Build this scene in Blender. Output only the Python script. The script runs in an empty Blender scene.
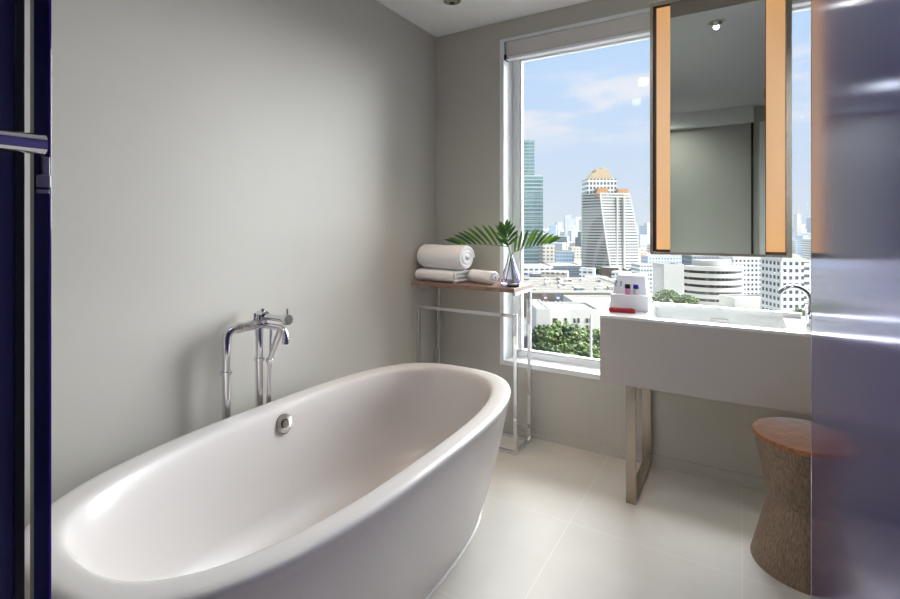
import bpy, bmesh, math, random
from mathutils import Vector, Matrix
random.seed(7)
PI = math.pi
S = bpy.context.scene
COL = S.collection

# ------------------------------------------------------------------ camera
H = 1.3
cd = bpy.data.cameras.new('camera'); cam = bpy.data.objects.new('camera', cd); COL.objects.link(cam)
TH = math.atan(292 / 488.0)
cam.location = (0, 0, H); cam.rotation_euler = (PI / 2, 0, TH)
cd.sensor_width = 36; cd.lens = 488 / 900 * 36
cd.shift_y = -(299.5 - 226.6) / 900
cd.clip_start = .02; cd.clip_end = 20000
S.camera = cam
S.view_settings.view_transform = 'Standard'; S.view_settings.look = 'None'
S.view_settings.gamma = 1; S.view_settings.use_curve_mapping = False
S.view_settings.exposure = 0.22

# ------------------------------------------------------------------ materials
def lin(c):
    return tuple(((v / 255) / 12.92 if v / 255 <= .04045 else ((v / 255 + .055) / 1.055) ** 2.4) for v in c)

class NT:
    def __init__(s, name):
        s.m = bpy.data.materials.new(name); s.m.use_nodes = True
        s.t = s.m.node_tree; s.t.nodes.clear()
        s.out = s.n('ShaderNodeOutputMaterial')
    def n(s, ty, **kw):
        nd = s.t.nodes.new(ty)
        for k, v in kw.items(): setattr(nd, k, v)
        return nd
    def l(s, a, b): s.t.links.new(a, b)
    def math(s, op, a, b=None, c=None):
        nd = s.n('ShaderNodeMath', operation=op)
        for i, v in enumerate((a, b, c)):
            if v is None: continue
            if hasattr(v, 'links'): s.l(v, nd.inputs[i])
            else: nd.inputs[i].default_value = v
        return nd.outputs[0]
    def mix(s, fac, a, b):
        nd = s.n('ShaderNodeMix', data_type='RGBA')
        for i, v in ((0, fac), (6, a), (7, b)):
            if hasattr(v, 'links'): s.l(v, nd.inputs[i])
            else: nd.inputs[i].default_value = v if i == 0 else (*v, 1)
        return nd.outputs[2]

def mat(name, col, rough=.5, metal=0, noise=0, nscale=8, bump=0, bscale=60, emit=None, es=0, coat=0, trans=0, ior=1.45, spec=.5, stretch=None, sheen=0):
    t = NT(name); b = t.n('ShaderNodeBsdfPrincipled'); t.l(b.outputs[0], t.out.inputs[0])
    col = lin(col)
    b.inputs['Base Color'].default_value = (*col, 1); b.inputs['Roughness'].default_value = rough
    b.inputs['Metallic'].default_value = metal; b.inputs['Coat Weight'].default_value = coat
    b.inputs['Transmission Weight'].default_value = trans; b.inputs['IOR'].default_value = ior
    b.inputs['Specular IOR Level'].default_value = spec; b.inputs['Sheen Weight'].default_value = sheen
    if emit: b.inputs['Emission Color'].default_value = (*lin(emit), 1); b.inputs['Emission Strength'].default_value = es
    tc = t.n('ShaderNodeTexCoord'); src = tc.outputs['Object']
    if stretch:
        mp = t.n('ShaderNodeMapping'); mp.inputs['Scale'].default_value = stretch; t.l(src, mp.inputs[0]); src = mp.outputs[0]
    # every surface carries at least a faint procedural tone variation
    nz = t.n('ShaderNodeTexNoise'); nz.inputs['Scale'].default_value = nscale; nz.inputs['Detail'].default_value = 5
    t.l(src, nz.inputs['Vector'])
    k = noise if noise else .02
    mx = t.mix(nz.outputs[0], tuple(c * (1 - k) for c in col), tuple(min(1, c * (1 + k)) for c in col))
    t.l(mx, b.inputs['Base Color'])
    if bump:
        n2 = t.n('ShaderNodeTexNoise'); n2.inputs['Scale'].default_value = bscale; n2.inputs['Detail'].default_value = 3
        t.l(src, n2.inputs['Vector'])
        bp = t.n('ShaderNodeBump'); bp.inputs['Strength'].default_value = bump; bp.inputs['Distance'].default_value = .005
        t.l(n2.outputs[0], bp.inputs['Height']); t.l(bp.outputs[0], b.inputs['Normal'])
    return t.m

def wood(name, c1, c2, scale=(1, 1, 1), rough=.45, freq=30):
    t = NT(name); b = t.n('ShaderNodeBsdfPrincipled'); t.l(b.outputs[0], t.out.inputs[0])
    b.inputs['Roughness'].default_value = rough
    tc = t.n('ShaderNodeTexCoord'); mp = t.n('ShaderNodeMapping'); mp.inputs['Scale'].default_value = scale
    t.l(tc.outputs['Object'], mp.inputs[0])
    nz = t.n('ShaderNodeTexNoise'); nz.inputs['Scale'].default_value = freq; nz.inputs['Detail'].default_value = 8; nz.inputs['Roughness'].default_value = .65
    t.l(mp.outputs[0], nz.inputs['Vector'])
    cr = t.n('ShaderNodeValToRGB'); cr.color_ramp.elements[0].position = .35; cr.color_ramp.elements[1].position = .65
    cr.color_ramp.elements[0].color = (*lin(c1), 1); cr.color_ramp.elements[1].color = (*lin(c2), 1)
    t.l(nz.outputs[0], cr.inputs[0]); t.l(cr.outputs[0], b.inputs['Base Color'])
    bp = t.n('ShaderNodeBump'); bp.inputs['Strength'].default_value = .15; bp.inputs['Distance'].default_value = .002
    t.l(nz.outputs[0], bp.inputs['Height']); t.l(bp.outputs[0], b.inputs['Normal'])
    return t.m

def pane_mat(name, tint=(1, 1, 1), refl=1.0):
    t = NT(name); tr = t.n('ShaderNodeBsdfTransparent'); tr.inputs[0].default_value = (*tint, 1)
    g = t.n('ShaderNodeBsdfGlossy'); g.inputs['Roughness'].default_value = .01
    fr = t.n('ShaderNodeFresnel'); fr.inputs[0].default_value = 1.35
    mx = t.n('ShaderNodeMixShader'); t.l(t.math('MULTIPLY', fr.outputs[0], refl), mx.inputs[0])
    t.l(tr.outputs[0], mx.inputs[1]); t.l(g.outputs[0], mx.inputs[2]); t.l(mx.outputs[0], t.out.inputs[0])
    return t.m

def facade(name, wall, glass, fh=3.4, bw=4.0, fr=.45, br=.25, rough=.7, off=0):
    """walls with rows of windows as a surface pattern in object space"""
    t = NT(name); b = t.n('ShaderNodeBsdfPrincipled'); t.l(b.outputs[0], t.out.inputs[0])
    tc = t.n('ShaderNodeTexCoord'); sp = t.n('ShaderNodeSeparateXYZ'); t.l(tc.outputs['Object'], sp.inputs[0])
    ge = t.n('ShaderNodeNewGeometry')
    z = t.math('FRACT', t.math('DIVIDE', t.math('ADD', sp.outputs[2], off), fh))
    u = t.math('FRACT', t.math('DIVIDE', t.math('ADD', sp.outputs[0], sp.outputs[1]), bw))
    wz = t.math('GREATER_THAN', z, fr); wu = t.math('GREATER_THAN', u, br)
    sn = t.n('ShaderNodeSeparateXYZ'); t.l(ge.outputs['Normal'], sn.inputs[0])
    side = t.math('LESS_THAN', t.math('ABSOLUTE', sn.outputs[2]), .5)
    w = t.math('MULTIPLY', t.math('MULTIPLY', wz, wu), side)
    nz = t.n('ShaderNodeTexNoise'); nz.inputs['Scale'].default_value = .12; t.l(tc.outputs['Object'], nz.inputs['Vector'])
    g2 = t.mix(nz.outputs[0], tuple(c * .6 for c in lin(glass)), tuple(min(1, c * 1.5) for c in lin(glass)))
    wc = t.mix(nz.outputs[0], tuple(c * .93 for c in lin(wall)), lin(wall))
    up = t.math('GREATER_THAN', sn.outputs[2], .5)
    t.l(t.mix(up, t.mix(w, wc, g2), lin((120, 114, 106))), b.inputs['Base Color'])
    b.inputs['Roughness'].default_value = rough
    return t.m

M = {}
M['wall'] = mat('wall_paint', (194, 190, 181), .55, bump=.03, bscale=200)
M['ceil'] = mat('ceiling_paint', (240, 240, 238), .8)
M['white'] = mat('white_window_frame', (240, 243, 245), .35)
M['trim'] = mat('white_trim', (236, 238, 238), .4)
M['blind'] = mat('grey_blind_fabric', (222, 216, 211), .8, bump=.1, bscale=400)
M['rail'] = mat('blind_rail', (244, 244, 250), .35, .0)
M['chrome'] = mat('chrome', (225, 225, 228), .06, 1)
M['steel'] = mat('brushed_steel', (165, 155, 143), .22, 1)
M['nickel'] = mat('satin_nickel', (178, 172, 165), .3, 1)
M['tub'] = mat('white_acrylic', (206, 200, 196), .27, coat=.12)
M['seal'] = mat('sealant', (232, 228, 220), .5)
M['vanity'] = mat('vanity_lacquer', (192, 184, 178), .4)
M['stone'] = mat('vanity_top', (232, 230, 226), .2)
M['basin'] = mat('basin_ceramic', (236, 238, 236), .1, coat=.3)
M['black'] = mat('black', (14, 13, 15), .35)
M['navy'] = mat('navy_glass_edge', (10, 12, 44), .08, coat=.5)
M['purple_edge'] = mat('purple_glass_edge', (58, 30, 120), .1, coat=.5)
M['towel'] = mat('white_terry', (253, 253, 254), .95, bump=.8, bscale=260, sheen=.3)
M['dark'] = mat('dark_bronze_frame', (92, 86, 80), .3, .6)
M['frame'] = mat('mirror_frame_metal', (176, 168, 156), .25, .9)
M['mirror'] = mat('mirror_silver', (214, 222, 214), .01, 1)
M['header'] = mat('mirror_header', (150, 141, 127), .4)
M['red'] = mat('red_wrapper', (186, 40, 58), .4, noise=.3, nscale=60)
M['acry'] = mat('white_acrylic_stand', (244, 246, 252), .2)
M['blue'] = mat('dark_blue_cap', (34, 26, 140), .3)
M['pink'] = mat('pink_label', (226, 140, 180), .5)
M['label'] = mat('grey_label', (205, 200, 196), .5)
M['leaf'] = mat('palm_leaf', (80, 124, 46), .38, noise=.5, nscale=14)
M['leaf2'] = mat('palm_leaf_light', (120, 160, 62), .4, noise=.4, nscale=14)
M['leafdk'] = mat('palm_leaf_deep', (44, 92, 40), .35, noise=.4, nscale=14)
M['stem'] = mat('palm_stem', (110, 138, 58), .5)
M['vase'] = mat('vase_glass', (240, 240, 250), .0, trans=1, ior=1.3)
M['vasepurple'] = mat('lilac_vase_glass', (190, 185, 235), .0, trans=1, ior=1.3)
M['lampbody'] = mat('downlight_reflector', (220, 215, 200), .15, 1)
M['bulb'] = mat('downlight_lamp', (255, 220, 170), .4, emit=(255, 214, 160), es=9)
M['shelfwood'] = wood('shelf_oak', (112, 86, 74), (164, 136, 120), (2, 14, 14), .5, 9)
M['stooltop'] = wood('stool_top_oak', (140, 86, 50), (184, 122, 74), (2, 16, 10), .55, 8)
M['stoolside'] = wood('stool_side_veneer', (112, 90, 72), (160, 136, 114), (26, 26, .9), .5, 8)
M['purple'] = mat('purple_tinted_glass', (96, 92, 166), .13, .62)

def strip_mat():
    t = NT('backlit_amber_strip'); b = t.n('ShaderNodeBsdfPrincipled'); t.l(b.outputs[0], t.out.inputs[0])
    b.inputs['Base Color'].default_value = (*lin((226, 190, 150)), 1); b.inputs['Roughness'].default_value = .25
    tc = t.n('ShaderNodeTexCoord'); mp = t.n('ShaderNodeMapping'); mp.inputs['Scale'].default_value = (160, 1, 1.2); t.l(tc.outputs['Object'], mp.inputs[0])
    nz = t.n('ShaderNodeTexNoise'); nz.inputs['Scale'].default_value = 1.5; t.l(mp.outputs[0], nz.inputs['Vector'])
    # emission colour turns a deeper amber towards the two ends of the diffuser
    sp = t.n('ShaderNodeSeparateXYZ'); t.l(tc.outputs['Generated'], sp.inputs[0])
    e = t.math('MULTIPLY', t.math('ABSOLUTE', t.math('SUBTRACT', sp.outputs[2], .5)), 2)
    e = t.math('POWER', e, 2.5)
    c = t.mix(e, lin((228, 178, 128)), lin((236, 160, 66)))
    c = t.mix(t.math('MULTIPLY', nz.outputs[0], .35), c, lin((240, 200, 150)))
    t.l(c, b.inputs['Emission Color']); b.inputs['Emission Strength'].default_value = .5
    return t.m
M['strip'] = strip_mat()

def floor_mat():
    t = NT('floor_tile'); b = t.n('ShaderNodeBsdfPrincipled'); t.l(b.outputs[0], t.out.inputs[0])
    tc = t.n('ShaderNodeTexCoord'); sp = t.n('ShaderNodeSeparateXYZ'); t.l(tc.outputs['Object'], sp.inputs[0])
    def line(o, period, off):
        f = t.math('FRACT', t.math('DIVIDE', t.math('ADD', o, off), period))
        d = t.math('MINIMUM', f, t.math('SUBTRACT', 1, f))
        return t.math('LESS_THAN', d, .0011 / period)
    g = t.math('MAXIMUM', line(sp.outputs[0], .65, 13.0), line(sp.outputs[1], .635, 12.7 - 2.11 + 0))
    n1 = t.n('ShaderNodeTexNoise'); n1.inputs['Scale'].default_value = 3; n1.inputs['Detail'].default_value = 6; t.l(tc.outputs['Object'], n1.inputs['Vector'])
    c = t.mix(n1.outputs[0], lin((196, 189, 178)), lin((216, 210, 200)))
    c = t.mix(g, c, lin((224, 219, 210)))
    t.l(c, b.inputs['Base Color']); b.inputs['Roughness'].default_value = .55
    return t.m
M['floor'] = floor_mat()

# ------------------------------------------------------------------ mesh helpers
def obj(name, bm, m, parent=None, smooth=False, kind=None, label=None):
    me = bpy.data.meshes.new(name); bmesh.ops.recalc_face_normals(bm, faces=bm.faces); bm.to_mesh(me); bm.free()
    if smooth:
        for p in me.polygons: p.use_smooth = True
        try: me.set_sharp_from_angle(angle=math.radians(40))
        except Exception: pass
    ms = m if isinstance(m, (list, tuple)) else [m]
    for q in ms: me.materials.append(q)
    o = bpy.data.objects.new(name, me); COL.objects.link(o)
    if parent: o.parent = parent
    if kind: o['kind'] = kind
    if label: o['label'] = label
    return o

def tag(o, label, cat, group=None, kind=None):
    o['label'] = label; o['category'] = cat
    if group: o['group'] = group
    if kind: o['kind'] = kind
    return o

def thing(name, label, cat, loc=(0, 0, 0), rz=0, group=None):
    o = bpy.data.objects.new(name, None); COL.objects.link(o); o.location = loc; o.rotation_euler = (0, 0, rz)
    o.empty_display_size = .1
    return tag(o, label, cat, group)

def B(): return bmesh.new()

def box(bm, x0, x1, y0, y1, z0, z1, bev=0, seg=2, mi=0):
    r = bmesh.ops.create_cube(bm, size=1)
    vs = r['verts']
    for v in vs:
        v.co = Vector(((x0 + x1) / 2 + v.co.x * (x1 - x0), (y0 + y1) / 2 + v.co.y * (y1 - y0), (z0 + z1) / 2 + v.co.z * (z1 - z0)))
    fs = set(f for v in vs for f in v.link_faces)
    for f in fs: f.material_index = mi
    if bev:
        es = list(set(e for v in vs for e in v.link_edges))
        bmesh.ops.bevel(bm, geom=es, offset=bev, segments=seg, affect='EDGES', profile=.5)
    return bm

def tube(bm, pts, rad, seg=14, cap=True, closed=False):
    pts = [Vector(p) for p in pts]; n = len(pts)
    rs = rad if isinstance(rad, (list, tuple)) else [rad] * n
    T = []
    for i in range(n):
        if closed: a = pts[(i + 1) % n] - pts[i - 1]
        else: a = pts[min(i + 1, n - 1)] - pts[max(i - 1, 0)]
        T.append(a.normalized())
    up = Vector((0, 0, 1)) if abs(T[0].z) < .9 else Vector((1, 0, 0))
    N = (up - T[0] * up.dot(T[0])).normalized(); rings = []
    for i in range(n):
        if i: N = (N - T[i] * N.dot(T[i])).normalized()
        Bn = T[i].cross(N)
        rings.append([bm.verts.new(pts[i] + (N * math.cos(2 * PI * k / seg) + Bn * math.sin(2 * PI * k / seg)) * rs[i]) for k in range(seg)])
    for i in range(n if closed else n - 1):
        a, b = rings[i], rings[(i + 1) % n]
        for k in range(seg): bm.faces.new((a[k], a[(k + 1) % seg], b[(k + 1) % seg], b[k]))
    if cap and not closed:
        bm.faces.new(rings[0]); bm.faces.new(rings[-1])
    return bm

def bezier(p0, p1, p2, n=10):
    p0, p1, p2 = Vector(p0), Vector(p1), Vector(p2)
    return [p0 * (1 - t) ** 2 + p1 * 2 * t * (1 - t) + p2 * t * t for t in [i / n for i in range(n + 1)]]

def fillet(pts, r, n=6):
    pts = [Vector(p) for p in pts]; out = [pts[0]]
    for i in range(1, len(pts) - 1):
        a = (pts[i - 1] - pts[i]).normalized() * r; b = (pts[i + 1] - pts[i]).normalized() * r
        out += bezier(pts[i] + a, pts[i], pts[i] + b, n)
    return out + [pts[-1]]

def lathe(bm, prof, cx=0, cy=0, seg=48, cap0=True, cap1=True):
    rings = [[bm.verts.new((cx + r * math.cos(2 * PI * k / seg), cy + r * math.sin(2 * PI * k / seg), z)) for k in range(seg)] for r, z in prof]
    for a, b in zip(rings, rings[1:]):
        for k in range(seg): bm.faces.new((a[k], a[(k + 1) % seg], b[(k + 1) % seg], b[k]))
    if cap0: bm.faces.new(rings[0])
    if cap1: bm.faces.new(rings[-1])
    return bm

def prism(bm, poly, h0, h1, axis='z'):
    def mk(p, h):
        return (p[0], p[1], h) if axis == 'z' else ((p[0], h, p[1]) if axis == 'y' else (h, p[0], p[1]))
    a = [bm.verts.new(mk(p, h0)) for p in poly]; b = [bm.verts.new(mk(p, h1)) for p in poly]
    bm.faces.new(a); bm.faces.new(b)
    n = len(poly)
    for k in range(n): bm.faces.new((a[k], a[(k + 1) % n], b[(k + 1) % n], b[k]))
    return bm

def struct(name, bm, m, **kw): return obj(name, bm, m, kind='structure', **kw)

# ------------------------------------------------------------------ room shell
WX, WY, CZ = -1.822, 2.856, 2.613
RX, BY = 1.0, -1.10
wx0, wx1, wz0, wz1 = -1.334, .62, .417, 2.499
RV = .20      # reveal depth
bm = B(); box(bm, WX - .2, RX + .2, BY - .2, WY + .25, -.15, 0); struct('floor', bm, M['floor'])
bm = B(); box(bm, WX - .2, RX + .2, BY - .2, WY + .25, CZ, CZ + .15); struct('ceiling', bm, M['ceil'])
bm = B(); box(bm, WX - .2, WX, BY - .2, WY + .25, 0, CZ); struct('wall_left', bm, M['wall'])
bm = B(); box(bm, RX, RX + .2, BY - .2, WY + .25, 0, CZ); struct('wall_right', bm, M['wall'])
bm = B(); box(bm, WX, RX, BY - .2, BY, 0, CZ); struct('wall_back', bm, M['wall'])
bm = B()
box(bm, WX, wx0, WY, WY + .25, 0, CZ); box(bm, wx1, RX, WY, WY + .25, 0, CZ)
box(bm, wx0, wx1, WY, WY + .25, 0, wz0); box(bm, wx0, wx1, WY, WY + .25, wz1, CZ)
struct('wall_window', bm, M['wall'])
# baseboards
bm = B(); box(bm, WX, RX, WY - .012, WY, 0, .062, .003); box(bm, WX, RX, WY - .018, WY - .012, 0, .02, .002); struct('baseboard_window', bm, M['wall'])
bm = B(); box(bm, WX, WX + .012, .42, WY - .018, 0, .062, .003); struct('baseboard_left', bm, M['wall'])
# bulkhead, painted dark gap and door jamb on the back wall, seen in the mirror
bm = B(); box(bm, WX, .11, BY, BY + .10, 2.44, CZ, .004); struct('trim_1', bm, M['ceil'])
bm = B(); box(bm, .085, .107, BY, BY + .02, 0, 2.44); struct('dark_gap_strip', bm, M['black'])  # black strip paints in the dark gap beside the jamb
bm = B(); box(bm, .165, .255, BY, BY + .05, 0, 2.44, .004); struct('trim_3', bm, M['trim'])
# window: casing, reveal liner, frame, glass
wn = bpy.data.objects.new('window_1', None); COL.objects.link(wn); wn['kind'] = 'structure'
bm = B(); e = .028; y0, y1 = WY - .006, WY + RV + .02
box(bm, wx0, wx0 + e, y0, y1, wz0, wz1, .002); box(bm, wx1 - e, wx1, y0, y1, wz0, wz1, .002)
box(bm, wx0 + e, wx1 - e, y0, y1, wz1 - .02, wz1, .002); box(bm, wx0 + e, wx1 - e, y0, y1, wz0, wz0 + .03, .002)
obj('window_casing', bm, M['trim'], wn)
fx0, fx1, fz0, fz1 = wx0 + e, wx1 - e, wz0 + .03, wz1 - .02
bm = B(); y0, y1 = WY + .13, WY + .19; w = .050
box(bm, fx0, fx0 + w, y0, y1, fz0, fz1, .004); box(bm, fx1 - w, fx1, y0, y1, fz0, fz1, .004)
box(bm, fx0 + w, fx1 - w, y0, y1, fz1 - .075, fz1, .004); box(bm, fx0 + w, fx1 - w, y0, y1, fz0, fz0 + .032, .004)
obj('window_frame', bm, M['white'], wn)
bm = B(); y0, y1 = WY + .14, WY + .175; a = fx0 + w; b_ = fx1 - w; w2 = .012
box(bm, a, a + w2, y0, y1, fz0 + .032, fz1 - .075, .003); box(bm, b_ - w2, b_, y0, y1, fz0 + .032, fz1 - .075, .003)
box(bm, a, b_, y0, y1, fz0 + .032, fz0 + .044, .003); box(bm, a, b_, y0, y1, fz1 - .09, fz1 - .075, .003)
obj('glazing_bead', bm, M['trim'], wn)
bm = B(); box(bm, a, b_, WY + .155, WY + .161, fz0 + .036, fz1 - .08); obj('window_pane', bm, pane_mat('window_glass', (.97, .985, .99)), wn)
# roller blind, rolled up at the head of the window
t = thing('roller_blind', 'grey roller blind pulled up at the top of the big window', 'blind', (wx0 + e, WY + .001, wz1 - .02))
L = wx1 - wx0 - 2 * e
bm = B(); box(bm, .012, L - .012, .004, .05, -.093, 0, .006); obj('blind_fabric', bm, M['blind'], t)
bm = B(); box(bm, .012, L - .012, 0.002, .05, -.112, -.094, .004); obj('bottom_rail', bm, M['rail'], t)
bm = B(); box(bm, .0, .012, -.004, .05, -.115, -.08, .003); tube(bm, [(.006, -.006, -.105), (.03, -.006, -.108)], .004, 8); obj('bracket', bm, M['black'], t)

# ------------------------------------------------------------------ bathtub
def loop_outline(a, b, n=96, p=2.35):
    out = []
    for k in range(n):
        t = 2 * PI * k / n; c, s = math.cos(t), math.sin(t)
        out.append((a * math.copysign(abs(c) ** (2 / p), c), b * math.copysign(abs(s) ** (2 / p), s)))
    return out
TC = (-1.23, 1.305)
tub = thing('bathtub', 'white oval freestanding bathtub beside the left wall', 'bathtub', (TC[0], TC[1], 0))
def loft(bm, levels, cap0=True, cap1=True, n=96):
    rings = []
    for a, b, z, p in levels: rings.append([bm.verts.new((x, y, z)) for x, y in loop_outline(a, b, n, p)])
    for u, v in zip(rings, rings[1:]):
        for k in range(n): bm.faces.new((u[k], u[(k + 1) % n], v[(k + 1) % n], v[k]))
    if cap0: bm.faces.new(rings[0])
    if cap1: bm.faces.new(rings[-1])
bm = B()
loft(bm, [(.284, .795, .0, 2.9), (.288, .80, .02, 2.9), (.325, .828, .12, 2.9), (.362, .848, .25, 2.9), (.395, .865, .38, 2.9), (.417, .876, .48, 2.9), (.427, .881, .53, 2.9),
          (.428, .880, .538, 2.9), (.434, .885, .542, 2.9), (.438, .887, .56, 2.9), (.439, .888, .57, 2.9), (.436, .885, .577, 2.9), (.430, .879, .581, 2.9), (.415, .864, .5825, 2.9), (.385, .832, .580, 2.85),
          (.372, .819, .578, 2.8), (.364, .811, .574, 2.8), (.358, .804, .566, 2.8), (.354, .799, .555, 2.8), (.345, .785, .52, 2.7), (.335, .765, .44, 2.7), (.32, .735, .34, 2.7), (.295, .69, .24, 2.5), (.26, .63, .18, 2.2),
          (.20, .53, .145, 2.2), (.12, .36, .132, 2.1), (.03, .1, .128, 2)])
obj('tub_shell', bm, M['tub'], tub, True)
bm = B(); loft(bm, [(.288, .80, .0, 2.9), (.293, .805, .0, 2.9), (.293, .805, .004, 2.9), (.285, .797, .007, 2.9)], False, False); obj('sealant_bead', bm, M['seal'], tub, True)
# overflow cover on the wall side of the inside
def disc_x(bm, x0, x1, y, z, r, seg=40, r1=None):
    tube(bm, [(x0, y, z), (x1, y, z)], [r, r if r1 is None else r1], seg)
ox = -1.23 - .337; oy, oz = 1.305 + .03, .515
ovf = B(); tube(ovf, [(-.356, .03, .508), (-.339, .03, .511), (-.336, .03, .512)], [.039, .039, .034], 40); ov = obj('overflow_cover', ovf, M['nickel'], tub, True)
bm = B(); tube(bm, [(-.337, .03, .5115), (-.3345, .03, .512)], .019, 32); obj('dark_ring', bm, M['black'], ov, True)
bm = B(); tube(bm, [(-.337, .03, .5115), (-.3325, .03, .512)], .0155, 32); obj('button', bm, M['nickel'], ov, True)
bm = B(); lathe(bm, [(.034, .129), (.034, .136), (.026, .139)], 0, 0, 32); obj('drain_cover', bm, M['chrome'], tub, True)
bm = B(); box(bm, -.41, -.405, .02, .052, .5825, .5833); obj('maker_mark', bm, M['nickel'], tub, label='small grey printed mark on the rim')

# ------------------------------------------------------------------ floor-standing bath filler
fl = thing('bath_filler', 'chrome floor-standing bath mixer tap behind the tub rim', 'tap', (-1.74, 1.27, 0))
LX, LY1, LY2, TZ = 0, -.075, .078, .892
for ly, r in ((LY1, .0155), (LY2, .0155)):
    bm = B()
    tube(bm, [(0, ly, 0), (0, ly, .012), (0, ly, .016)], [.032, .032, .026], 28)
    tube(bm, [(0, ly, .01), (0, ly, .86 if ly > 0 else .85)], .0155, 20)
    for zz in (.725 if ly < 0 else .745,): tube(bm, [(0, ly, zz - .008), (0, ly, zz - .006), (0, ly, zz + .006), (0, ly, zz + .008)], [.0155, .022, .022, .0155], 24)
    obj('leg', bm, M['chrome'], fl, True)
bm = B()
tube(bm, fillet([(0, LY1, .84), (0, LY1, TZ), (0, LY2 - .03, TZ)], .042), .0185, 20)
for yy in (-.025, .0, .03): tube(bm, [(0, yy - .004, TZ), (0, yy + .004, TZ)], .0215, 24)
tube(bm, [(0, -.02, TZ), (0, .10, TZ)], .0212, 24)
tube(bm, [(0, LY2, .84), (0, LY2, TZ)], .017, 20)
tube(bm, [(0, LY2, TZ), (0, LY2, TZ + .04)], [.014, .014], 20)
obj('crossbar', bm, M['chrome'], fl, True)
bm = B(); tube(bm, fillet([(0, LY2 + .01, TZ - .006), (.15, LY2 + .01, TZ - .006), (.15, LY2 + .01, TZ - .065)], .04), .0125, 20)
tube(bm, [(.15, LY2 + .01, TZ - .045), (.15, LY2 + .01, TZ - .068)], .0145, 20); obj('spout', bm, M['chrome'], fl, True)
bm = B(); tube(bm, [(-.02, LY2 + .015, TZ + .030), (.135, LY2 + .015, TZ + .030)], .0135, 20)
tube(bm, [(-.025, LY2 + .015, TZ + .030), (.02, LY2 + .015, TZ + .030)], .022, 24)
tube(bm, [(.0, LY2 + .015, TZ + .030), (.0, LY2 + .015, TZ + .062)], .009, 16); vb = obj('mixer_body', bm, M['chrome'], fl, True)
bm = B(); tube(bm, [(.135, LY2 + .015, TZ + .030), (.14, LY2 + .015, TZ + .030), (.16, LY2 + .015, TZ + .030), (.164, LY2 + .015, TZ + .030)], [.018, .0225, .0225, .02], 32)
tube(bm, [(.152, LY2 + .015, TZ + .045), (.152, LY2 + .015, TZ + .074)], .0045, 12); obj('temperature_knob', bm, M['chrome'], vb, True)
bm = B(); tube(bm, [(0, .055, TZ + .01), (0, .055, TZ + .048)], .006, 12); obj('diverter_pin', bm, M['chrome'], fl, True)
bm = B(); tube(bm, [(.085, LY2 + .045, TZ - .005), (.078, LY2 + .043, TZ - .03), (.035, LY2 + .025, TZ - .15), (.03, LY2 + .024, TZ - .17)], [.017, .014, .0115, .009], 20); hs = obj('hand_shower', bm, M['chrome'], fl, True)
bm = B(); tube(bm, [(.037, LY2 + .026, TZ - .145), (.032, LY2 + .025, TZ - .16)], .0155, 20); obj('collar', bm, M['chrome'], hs, True)
bm = B(); tube(bm, bezier((.031, LY2 + .024, TZ - .165), (.025, LY2 + .03, .55), (.02, LY2 + .0, .38), 14) + bezier((.02, LY2, .38), (.02, LY2 - .03, .25), (.025, LY2 + .03, .4), 14)[1:] + [Vector((.03, LY2 + .035, TZ - .02))], .0062, 12)
obj('hose', bm, M['chrome'], fl, True)

# ------------------------------------------------------------------ towel rack with shelf
rk = thing('towel_rack', 'chrome towel stand with a wooden top shelf under the window corner', 'rack', (0, 0, 0))
X0, X1, YF, YB, ZT = -1.785, -1.095, 2.565, 2.795, .93
q = .020
bm = B()
box(bm, X0 + .02, X0 + .02 + q, YB - q, YB, 0, ZT, .001); box(bm, X1 - q, X1, YB - q, YB, 0, ZT, .001)
box(bm, X0 + .02 + q, X1 - q, YB - q, YB, ZT - q, ZT, .001); box(bm, X0 + .02 + q, X1 - q, YB - q, YB, 0, q, .001)
obj('rear_frame', bm, M['chrome'], rk)
bm = B(); zr = .80
box(bm, X0, X0 + q, YF, YF + q, 0, zr, .001); box(bm, X1 - q, X1, YF, YF + q, 0, zr, .001)
box(bm, X0 + q, X1 - q, YF, YF + q, 0, q, .001); obj('front_frame', bm, M['chrome'], rk)
bm = B(); box(bm, X0 + q, X1 - q, YF, YF + q, zr - q, zr, .001); obj('towel_rail', bm, M['chrome'], rk)
bm = B(); box(bm, X1 - q, X1, YF + q, YB - q, 0, q, .001); obj('side_bar', bm, M['chrome'], rk)
for a_ in ((X0, X0 + q, YF + q, YB - q, 0, q), (X1 - q, X1, YF - .02, YB - q, ZT - q, ZT), (X0 + .02, X0 + .02 + q, YF - .02, YB - q, ZT - q, ZT)):
    obj('side_bar', box(B(), *a_, .001), M['chrome'], rk)
bm = B(); box(bm, X0 - .005, X1 + .005, 2.515, YB + .012, ZT, ZT + .024, .002); obj('shelf', bm, M['shelfwood'], rk)
SZ = ZT + .024

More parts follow.
